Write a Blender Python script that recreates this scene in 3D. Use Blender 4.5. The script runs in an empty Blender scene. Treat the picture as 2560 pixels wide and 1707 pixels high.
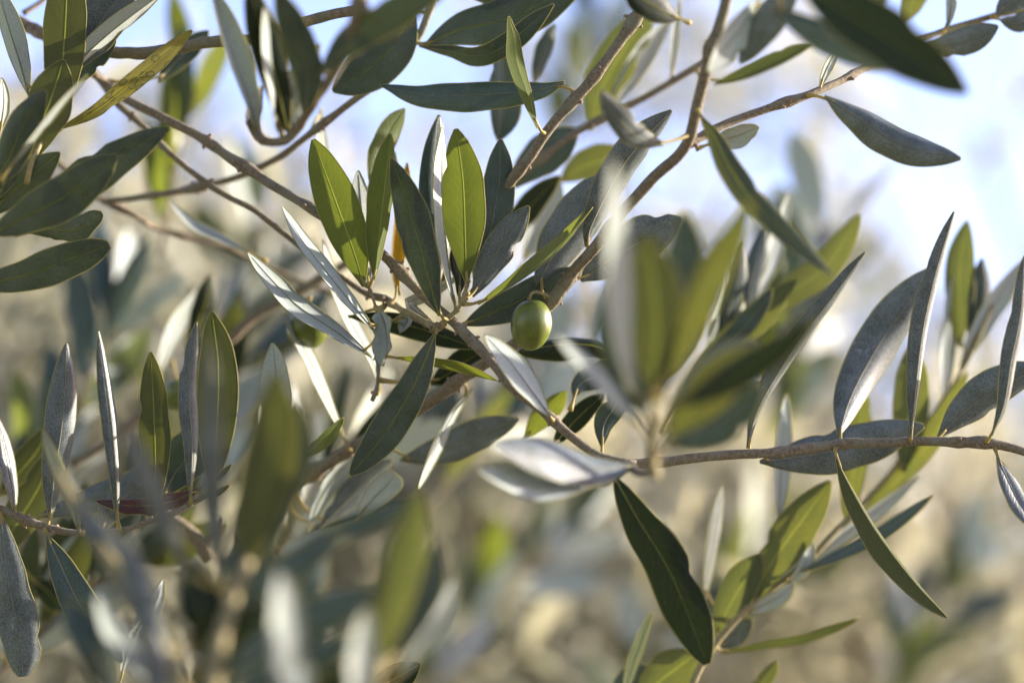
import bpy, math, random
from mathutils import Vector, noise

R = math.radians
scene = bpy.context.scene
col = scene.collection
rng = random.Random(7)

# ------------------------------------------------------------------ camera
PITCH = R(14.0)
FOCUS = 0.90
CAM = Vector((0.0, 0.0, 1.6))
cam_d = bpy.data.cameras.new('camera')
cam = bpy.data.objects.new('camera', cam_d)
col.objects.link(cam)
cam.location = CAM
cam.rotation_euler = (math.pi / 2 + PITCH, 0, 0)
cam_d.lens = 85
cam_d.sensor_width = 36
cam_d.clip_start = 0.02
cam_d.clip_end = 3000
cam_d.dof.use_dof = True
cam_d.dof.focus_distance = FOCUS
cam_d.dof.aperture_fstop = 2.8
scene.camera = cam

# ------------------------------------------------------------------ sky, sun, exposure
SUN_EL, SUN_AZ = 14.0, 72.0
world = bpy.data.worlds.new('World')
scene.world = world
world.use_nodes = True
wn = world.node_tree
sky = wn.nodes.new('ShaderNodeTexSky')
sky.sky_type = 'NISHITA'
sky.sun_disc = False
sky.sun_elevation = R(SUN_EL)
sky.sun_rotation = R(SUN_AZ)
sky.altitude = 200
sky.air_density = 1.0
sky.dust_density = 0.6
sky.ozone_density = 3.0
tint = wn.nodes.new('ShaderNodeMix')          # thin bright haze takes the cyan out of the blue
tint.data_type = 'RGBA'
tint.blend_type = 'MULTIPLY'
tint.inputs[0].default_value = 1.0
tint.inputs[7].default_value = (1.36, 0.985, 1.05, 1)
wn.links.new(sky.outputs[0], tint.inputs[6])
wn.links.new(tint.outputs[2], wn.nodes['Background'].inputs[0])
wn.nodes['Background'].inputs[1].default_value = 0.15
sun_d = bpy.data.lights.new('sun', 'SUN')
sun_d.energy = 5.0
sun_d.angle = R(0.6)
sun_d.color = (1.0, 0.89, 0.77)
sun = bpy.data.objects.new('sun', sun_d)
col.objects.link(sun)
sdir = Vector((math.sin(R(SUN_AZ)) * math.cos(R(SUN_EL)), math.cos(R(SUN_AZ)) * math.cos(R(SUN_EL)), math.sin(R(SUN_EL))))
sun.rotation_euler = sdir.to_track_quat('Z', 'Y').to_euler()
sun.location = sdir * 20 + Vector((0, 0, 2))
scene.view_settings.view_transform = 'Standard'
scene.view_settings.look = 'None'
scene.view_settings.gamma = 1
scene.view_settings.use_curve_mapping = False
scene.view_settings.exposure = 1.9

# ------------------------------------------------------------------ placing: a pixel of the 2560 px photo and a depth behind the focus plane (cm) give a point in the world
FW = Vector((0, math.cos(PITCH), math.sin(PITCH)))
UP = Vector((0, -math.sin(PITCH), math.cos(PITCH)))
RT = Vector((1, 0, 0))
KPX = 36.0 / 85.0 / 2560.0                   # metres per pixel per metre of distance

def P(x, y, z=0.0):
    d = FOCUS + z * 0.01
    return CAM + FW * d + RT * ((x - 1280.0) * KPX * d) + UP * ((853.5 - y) * KPX * d)

def pts(s):
    out = []
    for w in s.split():
        v = [float(q) for q in w.split(',')]
        out.append(v)
    # depths left out are interpolated between those given
    zs = [(i, v[2]) for i, v in enumerate(out) if len(v) > 2]
    if not zs:
        zs = [(0, 0.0)]
    r = []
    for i, v in enumerate(out):
        a = [q for q in zs if q[0] <= i]
        b = [q for q in zs if q[0] >= i]
        if a and b:
            (i0, z0), (i1, z1) = a[-1], b[0]
            z = z0 if i0 == i1 else z0 + (z1 - z0) * (i - i0) / (i1 - i0)
        else:
            z = (a[-1] if a else b[0])[1]
        r.append(P(v[0], v[1], z))
    return r

def spline(p, n):
    """Catmull-Rom through p, resampled to n+1 points evenly by length"""
    if len(p) == 2:
        q = [p[0].lerp(p[1], i / 40) for i in range(41)]
    else:
        e = [p[0] * 2 - p[1]] + list(p) + [p[-1] * 2 - p[-2]]
        q = []
        for i in range(1, len(e) - 2):
            a, b, c, d = e[i - 1], e[i], e[i + 1], e[i + 2]
            for k in range(14):
                t = k / 14
                q.append(0.5 * ((2 * b) + (c - a) * t + (2 * a - 5 * b + 4 * c - d) * t * t + (3 * b - a - 3 * c + d) * t ** 3))
        q.append(p[-1].copy())
    L = [0.0]
    for i in range(1, len(q)):
        L.append(L[-1] + (q[i] - q[i - 1]).length)
    out, j = [], 0
    for i in range(n + 1):
        s = L[-1] * i / n
        while j < len(L) - 2 and L[j + 1] < s:
            j += 1
        f = (s - L[j]) / max(1e-9, L[j + 1] - L[j])
        out.append(q[j].lerp(q[j + 1], min(1, max(0, f))))
    return out, L[-1]

# ------------------------------------------------------------------ materials
def new_mat(name):
    m = bpy.data.materials.new(name)
    m.use_nodes = True
    m.node_tree.nodes.clear()
    return m, m.node_tree

def N(nt, t, **kw):
    n = nt.nodes.new(t)
    for k, v in kw.items():
        setattr(n, k, v)
    return n

def ramp(nt, src, a, b, ca=(0, 0, 0, 1), cb=(1, 1, 1, 1)):
    r = N(nt, 'ShaderNodeValToRGB')
    r.color_ramp.elements[0].position = a
    r.color_ramp.elements[1].position = b
    r.color_ramp.elements[0].color = ca
    r.color_ramp.elements[1].color = cb
    nt.links.new(src, r.inputs[0])
    return r.outputs[0]

def mix(nt, fac, a, b):
    m = N(nt, 'ShaderNodeMix', data_type='RGBA')
    if isinstance(fac, (int, float)):
        m.inputs[0].default_value = fac
    else:
        nt.links.new(fac, m.inputs[0])
    for v, i in ((a, 6), (b, 7)):
        if isinstance(v, (tuple, list)):
            m.inputs[i].default_value = (v[0], v[1], v[2], 1)
        else:
            nt.links.new(v, m.inputs[i])
    return m.outputs[2]

def math_(nt, op, a, b=None, c=None):
    m = N(nt, 'ShaderNodeMath', operation=op)
    for i, v in enumerate((a, b, c)):
        if v is None:
            continue
        if isinstance(v, (int, float)):
            m.inputs[i].default_value = v
        else:
            nt.links.new(v, m.inputs[i])
    return m.outputs[0]

def noise_(nt, vec, scale, detail=3, rough=0.55, dist=0.0):
    n = N(nt, 'ShaderNodeTexNoise')
    n.inputs['Scale'].default_value = scale
    n.inputs['Detail'].default_value = detail
    n.inputs['Roughness'].default_value = rough
    n.inputs['Distortion'].default_value = dist
    nt.links.new(vec, n.inputs['Vector'])
    return n.outputs[0]

def leaf_material(name, top=(0.046, 0.064, 0.030), silver=(0.34, 0.34, 0.30), under=(0.56, 0.57, 0.49),
                  trans=(0.40, 0.47, 0.05), tmix=0.36, speck=0.5, spots=False, veins=0.5, spec=0.40, soft=0.0, clump=0.0):
    m, nt = new_mat(name)
    L = nt.links
    out = N(nt, 'ShaderNodeOutputMaterial')
    tc = N(nt, 'ShaderNodeTexCoord')
    uv = N(nt, 'ShaderNodeSeparateXYZ')
    L.new(tc.outputs['UV'], uv.inputs[0])
    u = math_(nt, 'ABSOLUTE', math_(nt, 'MULTIPLY_ADD', uv.outputs[0], 2.0, -1.0))
    v = uv.outputs[1]
    geo = N(nt, 'ShaderNodeNewGeometry')
    inf = N(nt, 'ShaderNodeObjectInfo')
    ob = tc.outputs['Object']
    # fine silver scale hairs on the upper face, denser in patches
    sp = noise_(nt, ob, 2500, 2, 0.7)
    pat = noise_(nt, ob, 95, 4, 0.6)
    th = math_(nt, 'MULTIPLY_ADD', pat, 1.7, -0.65)
    sfac = math_(nt, 'MULTIPLY', ramp(nt, math_(nt, 'ADD', sp, math_(nt, 'MULTIPLY', th, 0.28)), 0.40 - soft, 0.80 + soft), speck)
    hue = mix(nt, inf.outputs['Random'], top, (top[0] * 1.5, top[1] * 1.35, top[2] * 1.1))
    hue = mix(nt, ramp(nt, noise_(nt, ob, 40, 2), 0.35, 0.75), hue, (top[0] * 1.9, top[1] * 1.7, top[2] * 0.9))
    topc = mix(nt, sfac, hue, silver)
    # side veins
    vv = math_(nt, 'SUBTRACT', math_(nt, 'MULTIPLY', v, 13.0), math_(nt, 'MULTIPLY', u, 2.6))
    vv = math_(nt, 'ADD', vv, math_(nt, 'MULTIPLY', noise_(nt, ob, 150, 3), 2.4))
    fr = math_(nt, 'ABSOLUTE', math_(nt, 'SUBTRACT', math_(nt, 'FRACT', vv), 0.5))
    vein = ramp(nt, fr, 0.0, 0.10, (1, 1, 1, 1), (0, 0, 0, 1))
    veinf = math_(nt, 'MULTIPLY', vein, math_(nt, 'MULTIPLY', math_(nt, 'SUBTRACT', 1.05, u), 0.28 * veins))
    topc = mix(nt, veinf, topc, (0.16, 0.19, 0.08))
    un = noise_(nt, ob, 1500, 3, 0.75)
    underc = mix(nt, ramp(nt, un, 0.3, 0.72), (under[0] * 0.62, under[1] * 0.64, under[2] * 0.58), under)
    underc = mix(nt, ramp(nt, pat, 0.40, 0.72), underc, (under[0] * 0.80, under[1] * 0.86, under[2] * 0.72))
    underc = mix(nt, veinf, underc, (under[0] * 1.1, under[1] * 1.05, under[2] * 0.95))
    # blemishes: a few brown flecks and pale rubbed scars
    bl = N(nt, 'ShaderNodeTexVoronoi')
    bl.inputs['Scale'].default_value = 210
    L.new(ob, bl.inputs['Vector'])
    fleck = ramp(nt, math_(nt, 'ADD', bl.outputs['Distance'], math_(nt, 'MULTIPLY', noise_(nt, ob, 60, 2), 0.9)), 0.36, 0.43, (1, 1, 1, 1), (0, 0, 0, 1))
    scar = math_(nt, 'MULTIPLY', ramp(nt, noise_(nt, ob, 170, 5, 0.7, 1.2), 0.63, 0.70), 0.35)
    topc = mix(nt, scar, topc, (silver[0] * 1.1, silver[1] * 1.05, silver[2] * 0.9))
    topc = mix(nt, math_(nt, 'MULTIPLY', fleck, 0.75), topc, (0.075, 0.05, 0.025))
    underc = mix(nt, math_(nt, 'MULTIPLY', fleck, 0.45), underc, (0.13, 0.10, 0.05))
    # pale margin
    rim = ramp(nt, u, 0.93, 1.0)
    topc = mix(nt, math_(nt, 'MULTIPLY', rim, 0.55), topc, (0.36, 0.37, 0.16))
    tcol = mix(nt, inf.outputs['Random'], trans, (trans[0] * 1.15, trans[1], trans[2] * 0.7))
    tcol = mix(nt, ramp(nt, pat, 0.3, 0.75), tcol, (trans[0] * 0.72, trans[1] * 0.75, trans[2] * 0.8))
    tcol = mix(nt, veinf, tcol, (0.55, 0.55, 0.10))
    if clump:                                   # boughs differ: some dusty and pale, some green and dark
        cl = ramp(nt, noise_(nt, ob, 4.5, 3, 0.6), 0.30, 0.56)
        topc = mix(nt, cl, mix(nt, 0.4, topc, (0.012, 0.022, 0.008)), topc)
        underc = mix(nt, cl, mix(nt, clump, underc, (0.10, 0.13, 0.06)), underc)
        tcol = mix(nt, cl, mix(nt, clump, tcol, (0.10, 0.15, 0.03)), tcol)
    if spots:                                   # dark rings of leaf spot disease
        vo = N(nt, 'ShaderNodeTexVoronoi')
        vo.inputs['Scale'].default_value = 1.0
        vo.inputs['Randomness'].default_value = 0.8
        mp = N(nt, 'ShaderNodeCombineXYZ')
        L.new(math_(nt, 'MULTIPLY', uv.outputs[0], 2.6), mp.inputs[0])
        L.new(math_(nt, 'MULTIPLY', v, 15.0), mp.inputs[1])
        ad = N(nt, 'ShaderNodeMixRGB', blend_type='ADD')
        ad.inputs[0].default_value = 0.25
        nz = N(nt, 'ShaderNodeTexNoise')
        nz.inputs['Scale'].default_value = 260
        L.new(ob, nz.inputs['Vector'])
        L.new(mp.outputs[0], ad.inputs[1])
        L.new(nz.outputs[1], ad.inputs[2])
        L.new(ad.outputs[0], vo.inputs['Vector'])
        d = vo.outputs['Distance']
        ring = math_(nt, 'SUBTRACT', 1.0, math_(nt, 'ABSOLUTE', math_(nt, 'MULTIPLY', math_(nt, 'SUBTRACT', d, 0.34), 7.0)))
        rf = ramp(nt, ring, 0.25, 0.8)
        inside = ramp(nt, d, 0.22, 0.42, (1, 1, 1, 1), (0, 0, 0, 1))
        lim = math_(nt, 'MULTIPLY', ramp(nt, v, 0.08, 0.16), ramp(nt, v, 0.72, 0.86, (1, 1, 1, 1), (0, 0, 0, 1)))
        rf = math_(nt, 'MULTIPLY', rf, lim)
        inside = math_(nt, 'MULTIPLY', math_(nt, 'MULTIPLY', inside, lim), 0.55)
        def spotted(c):
            return mix(nt, math_(nt, 'MULTIPLY', rf, 0.75), mix(nt, inside, c, (0.16, 0.16, 0.05)), (0.05, 0.045, 0.02))
        topc, underc, tcol = spotted(topc), spotted(underc), spotted(tcol)
    base = mix(nt, geo.outputs['Backfacing'], topc, underc)
    bs = N(nt, 'ShaderNodeBsdfPrincipled')
    L.new(base, bs.inputs['Base Color'])
    L.new(mix(nt, geo.outputs['Backfacing'], (0.42, 0.42, 0.42), (0.85, 0.85, 0.85)), bs.inputs['Roughness'])
    L.new(mix(nt, geo.outputs['Backfacing'], (spec, spec, spec), (0.12, 0.12, 0.12)), bs.inputs['Specular IOR Level'])
    bp = N(nt, 'ShaderNodeBump')
    bp.inputs['Strength'].default_value = 0.55
    bp.inputs['Distance'].default_value = 0.0004
    hgt = math_(nt, 'ADD', math_(nt, 'MULTIPLY', sp, 0.35), math_(nt, 'MULTIPLY', vein, -0.16 * veins))
    L.new(hgt, bp.inputs['Height'])
    L.new(bp.outputs[0], bs.inputs['Normal'])
    tr = N(nt, 'ShaderNodeBsdfTranslucent')
    L.new(tcol, tr.inputs['Color'])
    mx = N(nt, 'ShaderNodeMixShader')
    mx.inputs[0].default_value = tmix
    L.new(bs.outputs[0], mx.inputs[1])
    L.new(tr.outputs[0], mx.inputs[2])
    L.new(mx.outputs[0], out.inputs[0])
    return m

def simple(name, c1, c2, scale, rough=0.7, trans=None, bump=0.4, spec=0.3, dist=0.0006, c3=None, tm=0.3):
    m, nt = new_mat(name)
    out = N(nt, 'ShaderNodeOutputMaterial')
    tc = N(nt, 'ShaderNodeTexCoord')
    n1 = noise_(nt, tc.outputs['Object'], scale, 5, 0.62)
    c = mix(nt, ramp(nt, n1, 0.33, 0.68), c1, c2)
    if c3:
        c = mix(nt, ramp(nt, noise_(nt, tc.outputs['Object'], scale * 0.11, 4, 0.6), 0.48, 0.66), c, c3)
    bs = N(nt, 'ShaderNodeBsdfPrincipled')
    nt.links.new(c, bs.inputs['Base Color'])
    bs.inputs['Roughness'].default_value = rough
    bs.inputs['Specular IOR Level'].default_value = spec
    bp = N(nt, 'ShaderNodeBump')
    bp.inputs['Strength'].default_value = bump
    bp.inputs['Distance'].default_value = dist
    nt.links.new(n1, bp.inputs['Height'])
    nt.links.new(bp.outputs[0], bs.inputs['Normal'])
    sh = bs.outputs[0]
    if trans:
        tr = N(nt, 'ShaderNodeBsdfTranslucent')
        tr.inputs[0].default_value = (*trans, 1)
        mx = N(nt, 'ShaderNodeMixShader')
        mx.inputs[0].default_value = tm
        nt.links.new(sh, mx.inputs[1])
        nt.links.new(tr.outputs[0], mx.inputs[2])
        sh = mx.outputs[0]
    nt.links.new(sh, out.inputs[0])
    return m

MAT = {
    'leaf': leaf_material('olive_leaf', top=(0.008, 0.023, 0.018), silver=(0.175, 0.228, 0.248), under=(0.42, 0.46, 0.46), trans=(0.16, 0.23, 0.04), tmix=0.03, speck=0.38),
    'dark': leaf_material('dark_leaf', top=(0.005, 0.011, 0.005), silver=(0.08, 0.095, 0.085), trans=(0.08, 0.13, 0.015), speck=0.22, tmix=0.03, spec=0.16),
    'frost': leaf_material('frosted_leaf', top=(0.010, 0.021, 0.011), silver=(0.20, 0.225, 0.205), trans=(0.12, 0.18, 0.03), speck=0.40, tmix=0.03, spec=0.3),
    'bloom': leaf_material('bloomed_leaf', top=(0.013, 0.022, 0.022), silver=(0.37, 0.425, 0.46), trans=(0.18, 0.23, 0.05), speck=0.52, tmix=0.015, soft=0.03, veins=1.0),
    'olive': leaf_material('olive_green_leaf', top=(0.018, 0.030, 0.014), silver=(0.15, 0.18, 0.14), under=(0.105, 0.110, 0.055), trans=(0.115, 0.134, 0.022), tmix=0.24, speck=0.3),
    'young': leaf_material('young_leaf', top=(0.045, 0.068, 0.022), silver=(0.19, 0.22, 0.14), under=(0.105, 0.130, 0.045), trans=(0.20, 0.25, 0.022), tmix=0.32, speck=0.3, veins=0.9),
    'sage': leaf_material('sage_green_leaf', top=(0.040, 0.062, 0.028), silver=(0.20, 0.23, 0.17), under=(0.125, 0.140, 0.075), trans=(0.165, 0.195, 0.032), tmix=0.30, speck=0.35, veins=0.9),
    'gold': leaf_material('golden_leaf', top=(0.34, 0.19, 0.012), silver=(0.5, 0.35, 0.06), under=(0.36, 0.20, 0.015), trans=(0.6, 0.3, 0.015), tmix=0.4, speck=0.2),
    'spot': leaf_material('spotted_leaf', top=(0.15, 0.145, 0.03), silver=(0.28, 0.29, 0.17), under=(0.20, 0.18, 0.045), trans=(0.36, 0.27, 0.025), tmix=0.25, speck=0.35, spots=True, veins=0.1),
    'rust': leaf_material('dry_leaf', top=(0.04, 0.012, 0.008), silver=(0.10, 0.04, 0.03), under=(0.075, 0.026, 0.02), trans=(0.10, 0.025, 0.012), tmix=0.08, speck=0.3),
    'rib': simple('midrib', (0.17, 0.19, 0.07), (0.25, 0.265, 0.11), 500, 0.6, (0.75, 0.75, 0.12), tm=0.6),
    'ribglow': simple('translucent_midrib', (0.16, 0.18, 0.06), (0.20, 0.22, 0.08), 500, 0.6, (0.30, 0.345, 0.04), tm=0.40),
    'ribpale': simple('pale_midrib', (0.17, 0.18, 0.125), (0.28, 0.275, 0.21), 600, 0.7, (0.5, 0.5, 0.25)),
    'rim': simple('leaf_margin', (0.24, 0.25, 0.12), (0.33, 0.32, 0.17), 400, 0.6, (0.6, 0.55, 0.15), tm=0.5),
    'petiole': simple('petiole', (0.27, 0.225, 0.075), (0.38, 0.31, 0.12), 420, 0.6, (0.5, 0.4, 0.1)),
    'bark': simple('twig_bark', (0.105, 0.084, 0.056), (0.255, 0.212, 0.145), 900, 0.85, None, 0.9, 0.15, 0.0007, c3=(0.195, 0.185, 0.13)),
    'greybark': simple('grey_bark', (0.11, 0.085, 0.055), (0.27, 0.22, 0.15), 420, 0.9, None, 1.0, 0.12, 0.0012, c3=(0.17, 0.165, 0.10)),
    'greentwig': simple('green_twig', (0.18, 0.155, 0.075), (0.29, 0.25, 0.125), 700, 0.75, None, 0.6, 0.25),
    'bud': simple('bud', (0.16, 0.11, 0.07), (0.33, 0.24, 0.16), 900, 0.8),
    'cut': simple('cut_wood', (0.42, 0.33, 0.22), (0.55, 0.44, 0.30), 900, 0.8),
}

# ------------------------------------------------------------------ mesh helpers
def link(name, verts, faces, mats, midx=None, parent=None, uvs=None, smooth=True, origin=None):
    me = bpy.data.meshes.new(name)
    o0 = origin if origin is not None else verts[0]
    me.from_pydata([tuple(v - o0) for v in verts], [], faces)
    for m in mats:
        me.materials.append(m)
    if midx:
        me.polygons.foreach_set('material_index', midx)
    if smooth:
        me.polygons.foreach_set('use_smooth', [True] * len(faces))
    if uvs:
        ul = me.uv_layers.new(name='UVMap')
        for lp in me.loops:
            ul.data[lp.index].uv = uvs[lp.vertex_index]
    me.update()
    o = bpy.data.objects.new(name, me)
    col.objects.link(o)
    if parent is not None:
        o.parent = parent
        base = world_loc(parent)
        o.location = o0 - base
    else:
        o.location = o0
    return o

def world_loc(o):
    l = o.location.copy()
    while o.parent is not None:
        o = o.parent
        l = l + o.location
    return l

def frames(p):
    n = len(p)
    T = []
    for i in range(n):
        T.append((p[min(i + 1, n - 1)] - p[max(i - 1, 0)]).normalized())
    a = Vector((0, 0, 1)) if abs(T[0].z) < 0.9 else Vector((1, 0, 0))
    X = (a - T[0] * a.dot(T[0])).normalized()
    out = []
    for i in range(n):
        X = (X - T[i] * X.dot(T[i])).normalized()
        out.append((T[i], X, T[i].cross(X)))
    return out

def tube(V, F, p, rad, seg=8, cap=True, bump=0.0, seed=0.0, offset=None):
    """adds a tube along p to V, F"""
    b = len(V)
    fr = frames(p)
    for i, c in enumerate(p):
        _, X, Y = fr[i]
        r = rad(i / (len(p) - 1)) if callable(rad) else rad
        for k in range(seg):
            a = 2 * math.pi * k / seg
            d = X * math.cos(a) + Y * math.sin(a)
            rr = r
            if bump:
                rr *= 1 + bump * noise.noise(c * 230 + d * 0.9 + Vector((seed, 0, 0)))
            V.append(c + d * rr)
    for i in range(len(p) - 1):
        for k in range(seg):
            k2 = (k + 1) % seg
            F.append((b + i * seg + k, b + i * seg + k2, b + (i + 1) * seg + k2, b + (i + 1) * seg + k))
    if cap:
        F.append(tuple(b + k for k in reversed(range(seg))))
        F.append(tuple(b + (len(p) - 1) * seg + k for k in range(seg)))

# ------------------------------------------------------------------ things
THINGS = {}

def thing(key, name, label, cat, at, group=None):
    o = bpy.data.objects.new(name, None)
    o.empty_display_size = 0.02
    col.objects.link(o)
    o.location = at
    o['label'] = label
    o['category'] = cat
    if group:
        o['group'] = group
    THINGS[key] = dict(o=o, stems=[])
    return o

def stem(key, s, r0, r1, mat='bark', name='stem', nodes=True, seg=10, bump=0.10, n=None, cutend=False, wob=1.0):
    """r0, r1: radius in photo pixels at the focus plane"""
    p = pts(s) if isinstance(s, str) else s
    q, L = spline(p, n or max(14, int(p_len(p) / 0.0035)))
    k = KPX * FOCUS
    sd = rng.random() * 50
    # a slight unevenness of the wood
    for i, c in enumerate(q):
        w = noise.noise_vector(c * 60 + Vector((sd, 0, 0)))
        c += w * (0.0006 * wob)
    nd = [rng.uniform(0.0, 1.0) for _ in range(max(2, int(L / 0.022)))] if nodes else []
    def rad(t):
        r = (r0 + (r1 - r0) * t) * k * 0.92
        for c in nd:
            d = (t - c) * L / 0.0035
            r *= 1 + 0.30 * math.exp(-d * d)
        return r
    V, F = [], []
    tube(V, F, q, rad, seg, True, bump, sd)
    T = THINGS[key]
    o = link(name, V, F, [MAT[mat]], None, T['o'])
    T['stems'].append((q, rad))
    # leaf scars / buds standing on the wood
    if nodes and seg >= 8:
        fr = frames(q)
        for c in nd:
            i = min(len(q) - 2, max(1, int(c * (len(q) - 1))))
            _, X, Y = fr[i]
            a = rng.uniform(0, 2 * math.pi)
            for s_ in (0, math.pi):
                d = X * math.cos(a + s_) + Y * math.sin(a + s_)
                r = rad(i / (len(q) - 1))
                h = rng.uniform(0.0007, 0.0016)
                b0 = q[i] + d * (r * 0.85)
                bp_ = [b0, b0 + d * h * 0.6, b0 + d * h + fr[i][0] * h * 0.5]
                BV, BF = [], []
                tube(BV, BF, bp_, lambda t: 0.0009 * (1 - 0.55 * t), 6)
                link('bud', BV, BF, [MAT['bud']], None, T['o'])
    if cutend:
        e, d = q[-1], (q[-1] - q[-2]).normalized()
        CV, CF = [], []
        tube(CV, CF, [e - d * 0.0002, e + d * 0.0005], r1 * k * 0.86, 10)
        link('cut_end', CV, CF, [MAT['cut']], None, T['o'])
    return o

def p_len(p):
    return sum((p[i + 1] - p[i]).length for i in range(len(p) - 1))

def leaf(key, s, W, face='t', a=0.0, a1=None, fold=8.0, curl=20.0, mat='leaf', wave=0.085, pq=(0.9, 0.75), lod=0, rim=True,
         label=None, nick=None, rib=True, attach=True, fl=None, fr_=None, bow=0.0):
    """One olive leaf. s: midline from base to tip. W: full width in px at the leaf's own distance. face: which face the
    camera sees, t(op) or u(nderside); a: how far that face turns to the right of the direction base>tip (a1: at the tip)."""
    p = pts(s) if isinstance(s, str) else s
    if mat == 'bloom' and face == 't':          # margins of these dry leaves are rolled back
        curl, W = curl + 7, W * 1.08
    if nick is None and lod < 2 and rng.random() < 0.4:     # nibbled edges
        nick = (rng.uniform(0.25, 0.95), rng.choice((-1, 1)), rng.uniform(0.12, 0.38))
    n = (26, 16, 9)[lod]
    m = (8, 6, 4)[lod]
    q, L = spline(p, n)
    glow = mat in ('young', 'olive', 'gold', 'sage') and rib and lod < 2    # light shines through: the midrib is a strip of its own in the blade
    us = [-1 + 2 * j / m for j in range(m + 1)]
    if glow:
        us = sorted(us + [-0.034, 0.034])
        m += 2
    if a1 is None:
        a1 = a
    seed = Vector((rng.random() * 40, rng.random() * 40, rng.random() * 40))
    V, F, UV, MI = [], [], [], []
    edgeL, edgeR, mid = [], [], []
    pp, qq = pq
    pk = pp / (pp + qq)
    norm = (pk ** pp) * ((1 - pk) ** qq)
    left, right = (fl if fl is not None else fold), (fr_ if fr_ is not None else fold)
    Nn = []
    for i in range(n + 1):
        t = i / n
        T = (q[min(i + 1, n)] - q[max(i - 1, 0)]).normalized()
        view = (CAM - q[i])
        d = view.length
        view /= d
        S0 = T.cross(view).normalized()
        N0 = S0.cross(T).normalized()
        ang = a + (a1 - a) * t
        ph = R(-ang) if face == 't' else R(180 - ang)
        S = S0 * math.cos(ph) + N0 * math.sin(ph)
        Nm = N0 * math.cos(ph) - S0 * math.sin(ph)
        Nn.append(Nm)
        tt = min(0.992, max(0.012, t))
        w = (tt ** pp) * ((1 - tt) ** qq) / norm
        dd = (q[i] - CAM).dot(FW)
        hw = 0.5 * W * KPX * dd * w
        for j in range(m + 1):
            uu = us[j]
            f = R(left if uu < 0 else right)
            hwj = hw * (1 + wave * 1.3 * noise.noise(seed + Vector((t * 5.0, uu, 0))))
            if nick and abs(uu) > 0.99 and (uu > 0) == (nick[1] > 0):
                hwj *= 1 - nick[2] * math.exp(-((t - nick[0]) / 0.045) ** 2)
            x = abs(uu)
            c = R(curl) * 1.6
            if abs(c) > 1e-3:
                xs, zs = math.sin(c * x) / c, -(1 - math.cos(c * x)) / c
            else:
                xs, zs = x, 0.0
            # fold turns the half up, curl rolls its margin down
            X = xs * math.cos(f) - zs * math.sin(f)
            Z = xs * math.sin(f) + zs * math.cos(f)
            Z += wave * 0.9 * x * x * noise.noise(seed + Vector((t * 6.0, uu * 1.3, 7)))
            pt = q[i] + S * (math.copysign(1, uu) * X * hwj if uu else 0.0) + Nm * (Z * hwj)
            V.append(pt)
            UV.append((uu * 0.5 + 0.5, t))
    for i in range(n):
        for j in range(m):
            A = i * (m + 1) + j
            if glow and i < n - 1 and j in (m // 2 - 1, m // 2):
                continue
            F.append((A, A + 1, A + m + 2, A + m + 1))
            MI.append(0)
    edge = [V[i * (m + 1)] for i in range(n + 1)] + [V[i * (m + 1) + m] for i in range(n, -1, -1)]
    if rim and lod < 2:
        b = len(V)
        ring = [e.copy() for e in edge]
        tube(V, F, ring, 0.00017 if lod == 0 else 0.0002, 4, False)
        UV += [(0.5, 0.5)] * (len(V) - b)
        MI += [1] * (len(F) - len(MI))
    T_ = THINGS[key]
    o = link('leaf', V, F, [MAT[mat], MAT['rim']], MI, T_['o'], UV, True, q[0])
    if label:
        o['label'] = label
    if rib and lod < 2:
        RV, RF = [], []
        if glow:
            for i in range(n):
                RV += [V[i * (m + 1) + j] for j in (m // 2 - 1, m // 2, m // 2 + 1)]
            for i in range(n - 1):
                RF += [(i * 3 + j, i * 3 + j + 1, i * 3 + j + 4, i * 3 + j + 3) for j in (0, 1)]
            for i in range(n):
                RV[i * 3 + 1] = RV[i * 3 + 1] + Nn[i] * 0.00025
            link('midrib', RV, RF, [MAT['ribglow']], None, o)
        mp = [V[i * (m + 1) + m // 2] for i in range(0, n)]
        if not glow:
            tube(RV, RF, mp, lambda t: 0.00036 * (1 - 0.75 * t), 5)
            link('midrib', RV, RF, [MAT['ribpale' if mat in ('bloom', 'leaf') else 'rib']], None, o)
    # petiole to the nearest wood
    best = None
    if attach:
        for (sq, sr) in T_['stems']:
            for i, c in enumerate(sq):
                dd = (c - q[0]).length
                if best is None or dd < best[0]:
                    best = (dd, c, sr(i / (len(sq) - 1)))
    if best and best[0] < 0.022:
        c = best[1]
        t0 = (q[1] - q[0]).normalized()
        dist = max(0.004, best[0])
        end = q[0] + t0 * 0.004
        ppts = [c, q[0].lerp(c, 0.45), end]
    else:
        t0 = (q[1] - q[0]).normalized()
        ppts = [q[0] - t0 * 0.005, q[0], q[0] + t0 * 0.004]
    pq_, _ = spline(ppts, 7 if lod < 2 else 4)
    PV, PF = [], []
    tube(PV, PF, pq_, lambda t: 0.00125 - 0.0007 * min(1, t * 2.2), 6 if lod < 2 else 4)
    link('petiole', PV, PF, [MAT['petiole']], None, o)
    return o

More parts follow.
